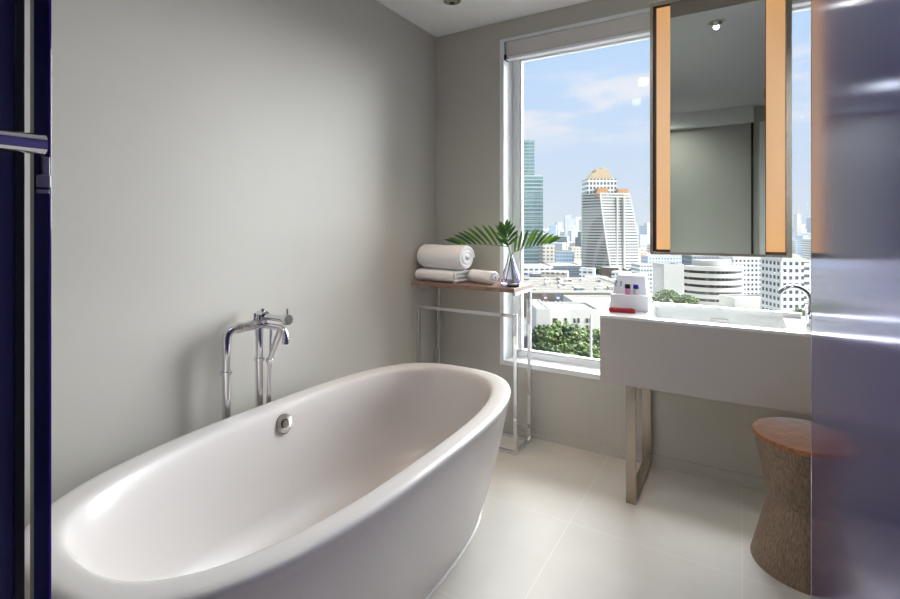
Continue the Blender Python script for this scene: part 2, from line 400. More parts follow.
# ------------------------------------------------------------------ towels
def rolled_towel(name, label, loc, L, R, rz=0, flat=1.0, turns=2.6, th=.016):
    t = thing(name, label, 'towel', loc, rz, 'white towels on the shelf')
    # outer shell: soft rounded cylinder along X
    bm = B(); n = 40; rings = []
    prof = [(-L / 2, .80), (-L / 2 + .004, .93), (-L / 2 + .015, 1.0), (-L / 4, 1.015), (0, 1.0), (L / 4, 1.012), (L / 2 - .015, 1.0), (L / 2 - .004, .93), (L / 2, .80)]
    for x, s in prof:
        ring = []
        for k in range(n):
            a = 2 * PI * k / n
            rr = R * s * (1 + .018 * math.sin(3 * a + x * 20))
            ring.append(bm.verts.new((x + .004 * math.sin(2 * a), rr * math.cos(a), R * flat * .985 + rr * math.sin(a) * flat)))
        rings.append(ring)
    for u, v in zip(rings, rings[1:]):
        for k in range(n): bm.faces.new((u[k], u[(k + 1) % n], v[(k + 1) % n], v[k]))
    bm.faces.new(rings[0]); bm.faces.new(rings[-1])
    obj('towel_roll', bm, M['towel'], t, True)
    # spiral layers standing proud at each end
    for sx, nm in ((1, 'roll_end'), (-1, 'roll_end')):
        bm = B(); N = 70; pa = []
        for i in range(N):
            f = i / (N - 1); a = f * turns * 2 * PI; rr = R * (.92 - .80 * f)
            pa.append((sx * (L / 2 - .002 + .012 * f), rr * math.cos(a), R * flat * .985 + rr * math.sin(a) * flat))
        tube(bm, pa, th * .5, 8)
        obj(nm, bm, M['towel'], t, True)
    return t
rolled_towel('bath_towel', 'large rolled white bath towel lying on top of the folded one', (-1.62, 2.645, SZ + .076), .32, .086, -.12, .90, 2.4, .030)
def folded_towel():
    t = thing('bath_towel', 'folded white bath towel at the bottom of the pile on the wooden shelf', 'towel', (-1.64, 2.65, SZ), -.10, 'white towels on the shelf')
    bm = B(); L = .31; n = 44; rings = []
    for x, s in ((-L / 2, .82), (-L / 2 + .006, .96), (-L / 2 + .02, 1), (0, 1.01), (L / 2 - .02, 1), (L / 2 - .006, .96), (L / 2, .82)):
        ring = []
        for k in range(n):
            a = 2 * PI * k / n; c, s2 = math.cos(a), math.sin(a)
            ring.append(bm.verts.new((x, .098 * s * math.copysign(abs(c) ** .6, c), .039 + .038 * s * math.copysign(abs(s2) ** .75, s2) + .0015 * math.sin(x * 40))))
        rings.append(ring)
    for u, v in zip(rings, rings[1:]):
        for k in range(n): bm.faces.new((u[k], u[(k + 1) % n], v[(k + 1) % n], v[k]))
    bm.faces.new(rings[0]); bm.faces.new(rings[-1]); obj('towel_body', bm, M['towel'], t, True)
    bm = B()
    for off, zz in ((0, .012), (0, .037), (0, .062)):
        tube(bm, [(L / 2 + .001, -.085, zz), (L / 2 + .004, 0, zz + .002), (L / 2 + .001, .08, zz)], .011, 10)
    tube(bm, [(L / 2 + .004, -.09 + .028 * math.cos(a) , .037 + .024 * math.sin(a)) for a in [i * .3 for i in range(-5, 7)]], .008, 8)
    obj('fold_edge', bm, M['towel'], t, True)
folded_towel()
rolled_towel('hand_towel', 'small rolled white hand towel between the towel pile and the vase', (-1.355, 2.655, SZ), .185, .042, -.35, .95, 1.8, .018)

# ------------------------------------------------------------------ vase and palm leaves
VX, VY = -1.172, 2.655
t = thing('vase', 'clear and lilac glass teardrop vase holding palm leaves', 'vase', (VX, VY, SZ))
bm = B()
prof = [(.040, .001), (.052, .006), (.056, .02), (.055, .04), (.047, .07), (.035, .10), (.023, .135), (.016, .165), (.0145, .18),
        (.0125, .18), (.0135, .163), (.020, .135), (.031, .10), (.043, .07), (.050, .045), (.050, .028), (.044, .018), (.02, .014)]
lathe(bm, prof, 0, 0, 48); vb = obj('vase_body', bm, M['vase'], t, True)
bm = B(); lathe(bm, [(.049, .0), (.054, .003), (.055, .009), (.05, .012)], .0, 0, 40); obj('vase_base', bm, M['vasepurple'], t, True)
# lilac band down one side of the glass
bm = B(); vs = []
for r, z in [(.0570, .02), (.0562, .04), (.0482, .07), (.0362, .10), (.0242, .135), (.0172, .165)]:
    vs.append([bm.verts.new(((r + d) * math.cos(a), (r + d) * math.sin(a), z)) for d in (0, .0012) for a in [math.radians(-40 + 9 * i) for i in range(9)]])
for u, v in zip(vs, vs[1:]):
    for k in range(8):
        bm.faces.new((u[k], u[k + 1], v[k + 1], v[k])); bm.faces.new((u[k + 9], u[k + 10], v[k + 10], v[k + 9]))
obj('lilac_band', bm, mat('lilac_glass', (205, 200, 238), .05, trans=.75, ior=1.2), t, True)
bm = B(); box(bm, -.032, .032, -.022, .022, 0, .014, .004)
o = obj('soap_case', bm, M['black']); o.location = (-1.128, 2.585, SZ); o.rotation_euler = (0, 0, .8)
tag(o, 'small flat black case on the shelf at the foot of the vase', 'case')

def palm_leaf(label, foot, mouth, base, tip, dn, nl, mats, ln=.17, fan=0):
    """one cut palm leaf: stem from the foot of the vase through its mouth, midrib base->tip, leaflets each side"""
    t = thing('palm_leaf', label, 'leaf', foot)
    F = Vector(foot); g = lambda p: Vector(p) - F
    bm = B(); mid = g(base)
    tube(bm, [Vector((0, 0, 0))] + [g(mouth) * .5 + Vector((0, .0, 0)), g(mouth), mid], [.003, .003, .0032, .003], 10)
    rib = bezier(g(base), (g(base) + g(tip)) / 2 + Vector((0, 0, .012)), g(tip), 16)
    tube(bm, rib, [.003 - .0024 * i / 16 for i in range(17)], 8); obj('stem', bm, M['stem'], t, True)
    rnd = random.Random(len(label))
    for i in range(nl):
        f = .02 + .95 * (i / (nl - 1))
        k = f * 16; a = int(min(k, 15)); P = rib[a].lerp(rib[a + 1], k - a)
        D = (rib[a + 1] - rib[a]).normalized()
        for sgn in (1, -1):
            side = Vector(dn[0]) if sgn > 0 else Vector(dn[1])
            ang = math.radians(74 - 48 * f)
            lf = ln * (1.0 - .35 * abs(f - .35) - .18 * f) * (1 if sgn > 0 else fan)
            if lf < .02: continue
            d = (D * math.cos(ang) + side.normalized() * math.sin(ang)).normalized()
            d = (d + Vector((rnd.uniform(-.05, .05), rnd.uniform(-.1, .1), rnd.uniform(-.04, .04)))).normalized()
            wv = d.cross(Vector((0, -1, .25))).normalized() * .0095
            nrm = d.cross(wv).normalized()
            bm = B(); R0 = []; n = 8
            for j in range(n + 1):
                u = j / n; c = P + d * lf * u + Vector((0, 0, -.16)) * lf * u * u
                w = (math.sin(PI * min(1, u * .93 + .07)) ** .6) * (1 if u < .98 else .1)
                R0.append([bm.verts.new(c + wv * w + nrm * .0012), bm.verts.new(c - nrm * .0012), bm.verts.new(c - wv * w + nrm * .0012), bm.verts.new(c + nrm * .0016)])
            for u, v in zip(R0, R0[1:]):
                for m_ in range(4): bm.faces.new((u[m_], u[(m_ + 1) % 4], v[(m_ + 1) % 4], v[m_]))
            bm.faces.new(R0[0]); bm.faces.new(R0[-1])
            obj('leaflet', bm, mats[rnd.randrange(len(mats))], t, True)
mo = (VX, VY, SZ + .175)
palm_leaf('arching palm leaf reaching left over the towels', (VX + .02, VY + .01, SZ + .02), mo, (VX - .01, VY, SZ + .228), (VX - .33, VY - .03, SZ + .236),
          ((-.15, -.1, 1), (-.3, -.35, -1)), 10, [M['leafdk'], M['leaf'], M['leaf']], .20, .0)
palm_leaf('bright green palm leaf reaching right in front of the window', (VX - .03, VY, SZ + .02), (VX + .004, VY, SZ + .175), (VX + .02, VY, SZ + .198), (VX + .24, VY - .01, SZ + .250),
          ((-.1, -.1, 1), (.3, -.6, -.4)), 10, [M['leaf'], M['leaf2'], M['leaf2']], .165, .0)
palm_leaf('short dark palm leaf standing upright in the middle of the vase', (VX + .005, VY + .02, SZ + .02), (VX, VY + .004, SZ + .175), (VX - .005, VY - .02, SZ + .235), (VX - .02, VY - .03, SZ + .335),
          ((1, -.2, .5), (-1, -.2, .5)), 6, [M['leafdk'], M['leaf']], .12, .9)

# ------------------------------------------------------------------ vanity
vx0, vx1, vy0, vy1, vz0, vz1 = -.588, .985, 2.392, 2.846, .553, .862
va = thing('vanity', 'wide taupe wall-hung vanity with white top under the window', 'vanity', (0, 0, 0))
bx0, bx1, by0, by1, bd = -.395, .165, 2.45, 2.79, .09
bm = B()
box(bm, vx0, vx1, vy0, vy0 + .018, vz0, vz1, .001); box(bm, vx0, vx0 + .018, vy0 + .018, vy1, vz0, vz1, .001)
box(bm, vx1 - .018, vx1, vy0 + .018, vy1, vz0, vz1); box(bm, vx0 + .018, vx1 - .018, vy1 - .018, vy1, vz0, vz1)
box(bm, vx0 + .018, vx1 - .018, vy0 + .018, vy1 - .018, vz0, vz0 + .018); obj('body', bm, M['vanity'], va)
bm = B(); zt = vz1 + .012
box(bm, vx0, bx0, vy0, vy1, vz1, zt, .001); box(bm, bx1, vx1, vy0, vy1, vz1, zt, .001)
box(bm, bx0, bx1, vy0, by0, vz1, zt, .001); box(bm, bx0, bx1, by1, vy1, vz1, zt, .001)
obj('countertop', bm, M['stone'], va)
def rrect(x0, x1, y0, y1, r, n=6):
    out = []
    for cx_, cy_, a0 in ((x1 - r, y1 - r, 0), (x0 + r, y1 - r, 90), (x0 + r, y0 + r, 180), (x1 - r, y0 + r, 270)):
        for i in range(n + 1):
            a = math.radians(a0 + 90 * i / n); out.append((cx_ + r * math.cos(a), cy_ + r * math.sin(a)))
    return out
bm = B(); rings = []
for ins, z, r in ((-.004, zt + .0004, .02), (-.002, zt + .002, .02), (0, zt + .002, .02), (.003, zt - .001, .02), (.008, zt - .03, .03), (.016, zt - bd + .012, .035), (.03, zt - bd, .04)):
    rings.append([bm.verts.new((x, y, z)) for x, y in rrect(bx0 + ins, bx1 - ins, by0 + ins, by1 - ins, r)])
for u, v in zip(rings, rings[1:]):
    n = len(u)
    for k in range(n): bm.faces.new((u[k], u[(k + 1) % n], v[(k + 1) % n], v[k]))
bm.faces.new(rings[-1])
ba = obj('basin', bm, M['basin'], va, True)
bm = B(); box(bm, bx0 - .012, bx1 + .075, by1 - .001, by1 + .03, zt, zt + .021, .003); obj('back_upstand', bm, M['basin'], va)
bm = B(); box(bm, -.135, -.06, by1 - .020, by1 - .008, zt - .045, zt - .033, .002); obj('overflow_slot', bm, M['nickel'], ba)
bm = B(); lathe(bm, [(.03, zt - bd + .0), (.03, zt - bd + .004), (.024, zt - bd + .006)], -.1, 2.6, 28); obj('drain_cover', bm, M['chrome'], ba, True)
# steel U-leg from front to wall
bm = B()
box(bm, -.470, -.424, vy0 + .005, vy0 + .018, 0, vz0, .001); box(bm, -.470, -.424, vy1 - .013, vy1 - .0, 0, vz0, .001); box(bm, -.470, -.424, vy0 + .018, vy1 - .013, 0, .013, .001)
obj('leg_frame', bm, M['steel'], va)
bm = B(); box(bm, .80, .846, vy0 + .005, vy0 + .018, 0, vz0, .001); box(bm, .80, .846, vy1 - .013, vy1, 0, vz0, .001); box(bm, .80, .846, vy0 + .018, vy1 - .013, 0, .013, .001)
obj('leg_frame', bm, M['steel'], va)

# faucet
t = thing('basin_faucet', 'chrome gooseneck basin tap at the right end of the sink', 'tap', (.252, 2.60, zt))
bm = B(); tube(bm, [(0, 0, 0), (0, 0, .004), (0, 0, .006)], [.027, .027, .022], 28); tube(bm, [(0, 0, .004), (0, 0, .085)], .0175, 24); obj('faucet_body', bm, M['chrome'], t, True)
bm = B(); tube(bm, [(0, 0, .08), (0, 0, .105)] + [(-.058 + .058 * math.cos(a), 0, .105 + .058 * math.sin(a)) for a in [i * PI / 20 for i in range(1, 18)]] , .0105, 18); obj('spout', bm, M['chrome'], t, True)
bm = B(); tube(bm, [(0, -.015, .05), (0, -.034, .052), (-.01, -.075, .062)], [.012, .009, .005], 14); obj('handle', bm, M['chrome'], t, True)

# amenity stand with bottles and red packet
t = thing('display_stand', 'white sloping display stand on the left end of the vanity top', 'stand', (-.500, 2.70, zt), 0)
bm = B(); prism(bm, [(-.06, .0), (.075, .0), (.075, .015), (.020, .165), (.004, .172), (-.06, .172)], -.10, .095, 'x')
for v in bm.verts: v.co = Vector((v.co.x * (1 - .30 * v.co.z / .172), v.co.y * -1 if False else .01 - v.co.y, v.co.z))
obj('stand_body', bm, M['acry'], t)
PRT = mat('blue_print', (70, 60, 150), .5)
def mark(pts):
    # small glyph on the sloping front, points given as (along x, up the slope)
    bm = B(); P = [Vector((x, -.065 + .055 * (.07 + .09 * h - .015) / .15 - .002, .07 + .09 * h)) for x, h in pts]
    tube(bm, P, .0026, 6); obj('printed_mark', bm, PRT, t)
mark([(-.078, .72), (-.073, .78), (-.069, .70), (-.076, .60), (-.078, .50), (-.069, .48)])
mark([(-.050, .76), (-.046, .70), (-.050, .63), (-.046, .56), (-.050, .48)])
def bottle(label, x, cap, body):
    t = thing('bottle', label, 'bottle', (x, 2.612, zt + .0405), 0)
    bm = B(); lathe(bm, [(.011, .038), (.013, .040), (.013, .066), (.009, .070)], 0, 0, 24); obj('bottle_body', bm, body, t, True)
    bm = B(); lathe(bm, [(.0125, .070), (.0135, .071), (.0135, .090), (.0125, .092)], 0, 0, 24); obj('cap', bm, cap, t, True)
    # little ledge of the stand under each bottle
    return t
bottle('small pink bottle with a black cap on the white stand', -.503, M['black'], M['pink'])
bottle('small pale bottle with a dark blue cap on the white stand', -.462, M['blue'], M['label'])
bm = B(); box(bm, -.09, .095, -.0, .034, .0, .078, .003); o = obj('bottle_tray', bm, M['acry']); o.location = (-.495, 2.594, zt)
tag(o, 'white box step under the two small bottles on the vanity', 'tray')
bm = B()
prism(bm, [(-.062, 0), (.062, 0), (.06, .016), (.045, .022), (.03, .018), (.0, .02), (-.03, .017), (-.05, .023), (-.064, .016)], -.016, .016, 'y')
bmesh.ops.bevel(bm, geom=list(bm.edges), offset=.002, segments=2, affect='EDGES')
o = obj('red_packet', bm, M['red'], smooth=True); o.location = (-.512, 2.525, zt); o.rotation_euler = (0, 0, .12)
tag(o, 'red wrapped packet in front of the white display stand', 'packet')

# ------------------------------------------------------------------ mirror with lit side strips
mx0, mx1, my, mz0, mz1 = -.394, .188, 2.60, 1.163, 2.412
t = thing('lit_mirror', 'tall hanging mirror with two amber light strips in front of the window', 'mirror', (0, 0, 0))
bm = B(); d = .04; e = .014
box(bm, mx0, mx0 + e, my, my + d, mz0, mz1, .001); box(bm, mx1 - .022, mx1, my, my + d, mz0, mz1, .001)
box(bm, mx0 + e, mx1 - .022, my, my + d, mz0, mz0 + .012, .001); box(bm, mx0 + e, mx1 - .022, my, my + d, mz1 - .02, mz1, .001)
obj('frame', bm, M['frame'], t)
bm = B(); box(bm, mx0 + e, mx1 - .022, my + .022, my + d - .002, mz0 + .012, mz1 - .02); obj('backing', bm, M['dark'], t)
bm = B(); box(bm, -.302, .090, my + .006, my + .012, mz0 + .012, 2.322); obj('mirror_glass', bm, M['mirror'], t)
bm = B(); box(bm, -.302, .090, my + .006, my + .014, 2.322, mz1 - .02); obj('header_panel', bm, M['header'], t)
bm = B(); box(bm, mx0 + .03, -.302, my + .004, my + .016, mz0 + .024, mz1 - .03, .001); obj('light_strip', bm, M['strip'], t, label='amber light strip on the left side')
bm = B(); box(bm, .093, .164, my + .004, my + .016, mz0 + .024, mz1 - .03, .001); obj('light_strip', bm, M['strip'], t, label='amber light strip on the right side')
for x in (-.25, .04):
    bm = B(); tube(bm, [(x, my + .02, mz1 - .001), (x, my + .02, CZ)], .006, 12); tube(bm, [(x, my + .02, CZ - .01), (x, my + .02, CZ)], .02, 20); obj('hanger_rod', bm, M['steel'], t, True)

# ------------------------------------------------------------------ stool
t = thing('stool', 'hourglass wooden stool with an orange-brown top under the vanity', 'stool', (.212, 2.31, 0))
bm = B(); lathe(bm, [(.183, 0), (.184, .004), (.126, .238), (.124, .245), (.127, .252), (.172, .482)], 0, 0, 72); obj('base', bm, M['stoolside'], t, True)
bm = B(); lathe(bm, [(.172, .482), (.176, .484), (.177, .498), (.174, .501)], 0, 0, 72); obj('seat', bm, M['stooltop'], t, True)

# ------------------------------------------------------------------ purple glass partition on the right
t = thing('glass_partition', 'tall purple tinted glass partition at the right edge of the picture', 'partition', (.197, 0, 0))
bm = B(); box(bm, 0, .012, -.55, 2.0, .004, CZ - .03); obj('tinted_pane', bm, M['purple'], t)
bm = B(); box(bm, -.001, .013, 2.0, 2.006, .004, CZ - .03, .001); obj('edge_trim', bm, M['chrome'], t)
bm = B(); box(bm, -.012, .024, -.55, 2.006, CZ - .03, CZ, .002); obj('top_track', bm, M['nickel'], t)
bm = B(); box(bm, -.002, .014, -.55, 2.0, 0, .004); obj('floor_guide', bm, M['nickel'], t)

# ------------------------------------------------------------------ dark glass door on the left with bar handle
def door(label, y0, y1, x, mm, em):
    t = thing('shower_door', label, 'door', (x, y0, 0))
    bm = B(); box(bm, -.006, .006, 0, y1 - y0, .005, CZ - .02); obj('door_glass', bm, mm, t)
    bm = B(); box(bm, -.006, .0065, y1 - y0, y1 - y0 + .0035, .005, CZ - .02, .0008); obj('door_edge', bm, em, t)
    bm = B(); box(bm, -.012, .012, 0, y1 - y0, CZ - .02, CZ); obj('top_rail', bm, M['nickel'], t)
    return t
M['tint'] = mat('dark_blue_glass', (48, 50, 84), .12, coat=.4)
M['navyg'] = mat('navy_glass', (14, 20, 52), .1, coat=.4)
t1 = door('dark blue-purple glass door leaf nearest the left edge, with the bar handle', -.55, .2475, -.8, M['tint'], M['black'])
bm = B(); box(bm, -.010, .010, .7975, .8075, .005, CZ - .02, .001); obj('dark_stile', bm, M['black'], t1)
t2 = door('narrow navy glass strip with a purple edge beside the bathtub', .268, .2835, -.8, M['navyg'], M['purple_edge'])
bm = B(); tube(bm, [(.03, -.1, 1.405), (.03, .8200, 1.405)], .0132, 24)
hb = obj('bar_handle', bm, M['chrome'], t1, True)
for yy in (0.2, .78):
    bm = B(); tube(bm, [(.006, yy, 1.405), (.03, yy, 1.405)], .006, 14); obj('handle_post', bm, M['chrome'], hb, True)
bm = B(); box(bm, .006, .014, .002, .0155, 1.352, 1.368, .001); box(bm, .006, .012, .007, .0155, 1.366, 1.392, .001); box(bm, .006, .010, .002, .0155, 1.344, 1.349, .0005); obj('lock_bracket', bm, M['nickel'], t2)

# ------------------------------------------------------------------ downlights and added fill spots
def downlight(label, x, y):
    t = thing('downlight', label, 'ceiling light', (x, y, CZ), 0)
    bm = B(); lathe(bm, [(.050, 0), (.051, -.004), (.046, -.005), (.036, .0 - .001), (.030, -.003), (.03, 0)], 0, 0, 36, False, False); obj('bezel', bm, M['lampbody'], t, True)
    bm = B(); lathe(bm, [(.034, -.0005), (.031, -.010), (.018, -.016)], 0, 0, 32); obj('reflector', bm, M['lampbody'], t, True)
    bm = B(); lathe(bm, [(.015, -.0162), (.014, -.020), (.008, -.022)], 0, 0, 24); obj('lamp', bm, M['black'], t, True)
    return t
def lamp(x, y, power, angle=110, col=(1, .86, .70), r=.04):
    ld = bpy.data.lights.new('downlight_or_fill_beam', 'SPOT'); ld.energy = power; ld.spot_size = math.radians(angle); ld.spot_blend = .9; ld.color = col; ld.shadow_soft_size = r
    o = bpy.data.objects.new('downlight_or_fill_beam', ld); COL.objects.link(o); o.location = (x, y, CZ - .03); return o
downlight('small chrome downlight in the ceiling near the window corner', -1.445, 2.438); lamp(-1.30, 2.22, 28, 62, (1, .70, .42), .05)
downlight('small chrome downlight seen reflected in the top of the mirror', -.142, 1.64); lamp(-.142, 1.64, 9, 160, (1, .93, .86), .014)

for lx_, ly_, lw_ in ((-.75, -.62, 24), (-.93, .75, 10), (-.75, 1.45, 15)): lamp(lx_, ly_, lw_, 165, (.97, 1, 1), .045)  # added fill spots without fixtures, out of view, to brighten the room

# ------------------------------------------------------------------ the city
RT = Vector((math.cos(TH), math.sin(TH), 0)); FW = Vector((-math.sin(TH), math.cos(TH), 0))
GZ = -45.0
def cityp(u, d, z=GZ): return RT * (u * d) + FW * d + Vector((0, 0, z))
def U(px): return (px - 450) / 488.0
def ZH(py, d): return H + (226.6 - py) / 488.0 * d
bm = B(); box(bm, -6000, 6000, 25, 9000, GZ - 2, GZ)
o = struct('ground', bm, mat('city_ground', (120, 118, 112), .9, noise=.35, nscale=.02))
FM = {
 'white': facade('facade_white', (228, 226, 222), (84, 88, 92), 3.4, 4.2, .55, .3),
 'white2': facade('facade_white_small', (230, 228, 222), (70, 74, 78), 3.1, 2.6, .5, .45),
 'grey': facade('facade_grey', (150, 154, 156), (110, 116, 122), 3.6, 3.0, .4, .2),
 'beige': facade('facade_beige', (214, 204, 190), (120, 116, 110), 3.4, 3.6, .5, .4),
 'pink': facade('facade_pink', (222, 184, 164), (150, 130, 120), 3.4, 3.6, .5, .4),
 'blueg': facade('facade_blue', (176, 190, 202), (124, 144, 160), 3.6, 3.0, .35, .15),
 'green': facade('facade_green_glass', (166, 182, 178), (118, 142, 142), 3.6, 9.0, .30, .04, .3),
 'louver': facade('facade_louver', (120, 128, 134), (84, 92, 98), 2.2, 60, .4, .01),
 'plain': facade('plain_white_render', (208, 203, 193), (208, 203, 193), 3, 3, .99, .99),
 'roof': mat('flat_roof', (112, 104, 92), .9, noise=.15, nscale=.2),
 'far': facade('facade_far_hazed', (196, 204, 214), (162, 174, 188), 4, 5, .5, .3),  # distance haze is put into these pale bluish colours
 'far2': facade('facade_far_warm_hazed', (214, 212, 210), (178, 182, 188), 4, 5, .5, .3),  # same painted haze in a more neutral tone
}
FOOT = []
def free(u, d, w, depth, reg=True):
    c = cityp(u, d) + FW * depth / 2; R_ = math.hypot(w, depth) / 2
    for p, q_ in FOOT:
        if (p - c).length < R_ + q_: return False
    return True
def block(name, label, x0, x1, ytop, d, m, depth=None, rz=None, cat='building', dd=0, group=None, ybot=None, parent=None, roof=True):
    """box building whose front face at distance d spans x0..x1 and reaches ytop"""
    w = (x1 - x0) / 488.0 * d; depth = depth or max(10, w * .8); c = cityp(U((x0 + x1) / 2), d)
    h = ZH(ytop, d) - GZ; z0 = 0 if ybot is None else ZH(ybot, d) - GZ
    FOOT.append((c + FW * depth / 2, math.hypot(w, depth) / 2)); t = thing(name, label, cat, c, TH if rz is None else rz, group)
    bm = B(); box(bm, -w / 2, w / 2, 0, depth, z0, h); obj('walls', bm, m, t)
    if roof:
        bm = B(); p = .4
        box(bm, -w / 2, w / 2, 0, p, h, h + .9); box(bm, -w / 2, w / 2, depth - p, depth, h, h + .9); box(bm, -w / 2, -w / 2 + p, p, depth - p, h, h + .9); box(bm, w / 2 - p, w / 2, p, depth - p, h, h + .9)
        obj('parapet', bm, FM['plain'], t)
    return t, w, h, depth

# green glass tower, two heights
t, w, h, dp = block('office_tower', 'tall green glass office tower at the left side of the window', 505, 543, 176, 500, FM['green'], 34)
bm = B(); s = 500 / 488; box(bm, -w / 2, w / 2 - 8 * s, 3, dp - 3, h, ZH(140, 500) - GZ); obj('upper_floors', bm, FM['green'], t)
bm = B()
for i in range(22):
    z = h - 4 - i * 4.2
    box(bm, -w / 2 - .4, w / 2 + .4, -.5, 0, z, z + .7)
obj('sunshade_fins', bm, mat('pale_green_fins', (190, 202, 200), .5), t)
block('annex_building', 'white podium building with grey louvres below the green tower', 524, 553, 267, 380, FM['white'], 24, roof=True)
t2_, w_, h_, _ = t, w, h, dp
block('louvred_building', 'grey louvred block in front of the white podium', 531, 542, 274, 372, FM['louver'], 6, roof=False)
block('warehouse', 'long dark grey flat building left of the white tower', 551, 582, 266, 415, FM['louver'], 30)
block('apartment_block', 'pale block with a blue-grey glazed panel behind the grey building', 556, 574, 252, 480, FM['blueg'], 20)
block('apartment_block', 'beige low block behind the green tower foot', 543, 555, 246, 452, FM['beige'], 20)
block('apartment_block', 'beige block just left of the white tower', 572, 585, 248, 580, FM['beige'], 20)

# main white tower
D = 470.0; sc = D / 488.0; base = cityp(U(613.5), D)
FOOT.append((cityp(U(612), D) + FW * 17, 30)); tw = thing('high_rise', 'tall white high-rise with stepped tan crown and banded floors', 'building', base, TH)
def fx(x): return (x - 612) * sc
def fz(y): return ZH(y, D) - GZ
def foot(y, g=0.0):
    f = (y - 178) / (272 - 178.0); xr = 629 + 10 * math.sin(min(1, max(0, (f - .15) / .75)) * PI / 2); xc = 597 + 12 * f ** 1.3
    return [(fx(585) - g, 14), (fx(xc), -g), (fx(xr) + g, 5 - g), (fx(xr) + g, 30), (fx(590) - g, 34)]
bm = B(); ys = [193 + i * 2.9 for i in range(28)]
prev = None
for y in ys:
    ring = [bm.verts.new((x, yy, fz(y))) for x, yy in foot(y)]
    if prev:
        for k in range(5): bm.faces.new((ring[k], ring[(k + 1) % 5], prev[(k + 1) % 5], prev[k]))
    else: bm.faces.new(ring)
    prev = ring
base_ring = [bm.verts.new((x, yy, 0)) for x, yy in foot(272)]
for k in range(5): bm.faces.new((base_ring[k], base_ring[(k + 1) % 5], prev[(k + 1) % 5], prev[k]))
obj('glazed_body', bm, facade('tower_glass', (150, 156, 164), (84, 92, 102), 2.8, 3, .2, .3, .3), tw)
bm = B()
for y in ys: prism(bm, foot(y, .9), fz(y) - 1.35, fz(y) + .25)
obj('floor_slabs', bm, FM['plain'], tw)
bm = B()
for y0, y1 in zip(ys, ys[1:]):
    a, b = foot(y0, 1.3)[1], foot(y1, 1.3)[1]
    tube(bm, [(a[0], a[1], fz(y0)), (b[0], b[1], fz(y1))], .8, 6, False)
obj('curved_fin', bm, FM['plain'], tw)
bm = B()
for x in (616, 623): box(bm, fx(x) - .6, fx(x) + .9, .5, 4, fz(268), fz(197))
obj('vertical_fin', bm, FM['plain'], tw)
tan = mat('tan_roof', (196, 150, 108), .7, noise=.1, nscale=.2)
tan2 = mat('cream_crown', (200, 176, 142), .7, noise=.08, nscale=.2)
bm = B(); box(bm, fx(588), fx(618), 8, 28, fz(194), fz(178)); obj('upper_block', bm, facade('upper_block_wall', (226, 224, 218), (96, 98, 102), 4.5, 3.4, .4, .35), tw)
bm = B(); prism(bm, [(fx(594), fz(197)), (fx(607), fz(197)), (fx(607), fz(188)), (fx(597), fz(188))], 1, 10, 'y'); prism(bm, [(fx(618), fz(197)), (fx(630), fz(197)), (fx(628), fz(188.5)), (fx(618), fz(188.5))], 4, 14, 'y'); obj('tan_gable', bm, tan, tw)
bm = B(); prism(bm, [(fx(589.5), fz(179)), (fx(614.5), fz(179)), (fx(611.5), fz(172)), (fx(610.5), fz(168.5)), (fx(607.5), fz(168.5)), (fx(607), fz(166)), (fx(603.5), fz(166)), (fx(603), fz(168)), (fx(598), fz(168)), (fx(597.5), fz(171)), (fx(594), fz(172))], 10, 26, 'y'); obj('crown', bm, tan2, tw)

# blocks between tower and mirror, curved white block, gridded blocks
block('office_block', 'striped white block behind the display stand, right of the high-rise', 640, 664, 266, 330, facade('striped', (232, 232, 230), (110, 116, 124), 2.9, 2.0, .45, .2), 16)
block('apartment_block', 'pale blue-windowed block under the left mirror corner', 648, 690, 257, 425, facade('bluewin', (236, 240, 244), (120, 150, 190), 3.2, 2.6, .5, .45), 16)
block('apartment_block', 'small salmon building between the high-rise and mirror', 639, 647, 250, 480, FM['pink'], 12)
block('plain_building', 'blank white wall building left of the curved block', 664, 684, 266, 250, FM['plain'], 14)
t = thing('curved_building', 'white curved office block with five window rows under the mirror', 'building', cityp(U(731), 262), TH)
Dc = 262.0; R = 27.0; bm = B(); bg = B(); n = 28
angs = [math.radians(200 + 140 * i / n) for i in range(n + 1)]
def arc(r): return [(r * math.cos(a), 24 + r * math.sin(a)) for a in angs]
prism(bm, arc(17.5), 0, ZH(268, Dc) - GZ - .1); obj('glazed_core', bm, facade('core_glass', (84, 86, 90), (30, 32, 36), 40, 2.2, 0, .35), t)
bm = B()
for i in range(7):
    yy = 268 + i * 7.2; prism(bm, arc(18.4), ZH(yy, Dc) - GZ - 2.3, ZH(yy, Dc) - GZ)
obj('balcony_bands', bm, FM['plain'], t)
bm = B(); prism(bm, arc(12.0), ZH(268, Dc) - GZ, ZH(262, Dc) - GZ); obj('roof_drum', bm, FM['plain'], t)
block('office_block', 'white stepped block with a grid of dark windows right of the curved one', 733, 782, 258, 318, FM['white2'], 16)
block('office_block', 'low white wing in front of the gridded block', 735, 779, 300, 235, FM['plain'], 14)
block('apartment_block', 'pale grey block with roof plant behind the curved building', 692, 745, 256, 400, FM['grey'], 18)
t, w, h, dp = block('arched_tower', 'white tower with a rounded top behind the basin tap', 781, 804, 262, 212, FM['white2'], 14, roof=False)
bm = B(); pts = [(-w / 2, 0)] + [(-w / 2 * math.cos(a), 3.6 * math.sin(a)) for a in [i * PI / 12 for i in range(1, 12)]] + [(w / 2, 0)]
prism(bm, [(p[0], h + p[1]) for p in pts], 0, dp, 'y'); obj('rounded_top', bm, FM['plain'], t)
block('office_block', 'white block with dark window rows at the glass edge', 802, 835, 262, 230, FM['white'], 18)
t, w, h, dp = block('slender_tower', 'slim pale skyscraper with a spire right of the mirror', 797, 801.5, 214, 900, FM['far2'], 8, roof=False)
bm = B(); tube(bm, [(0, 4, h), (0, 4, h + 20)], [1.2, .4], 8); obj('spire', bm, FM['plain'], t)
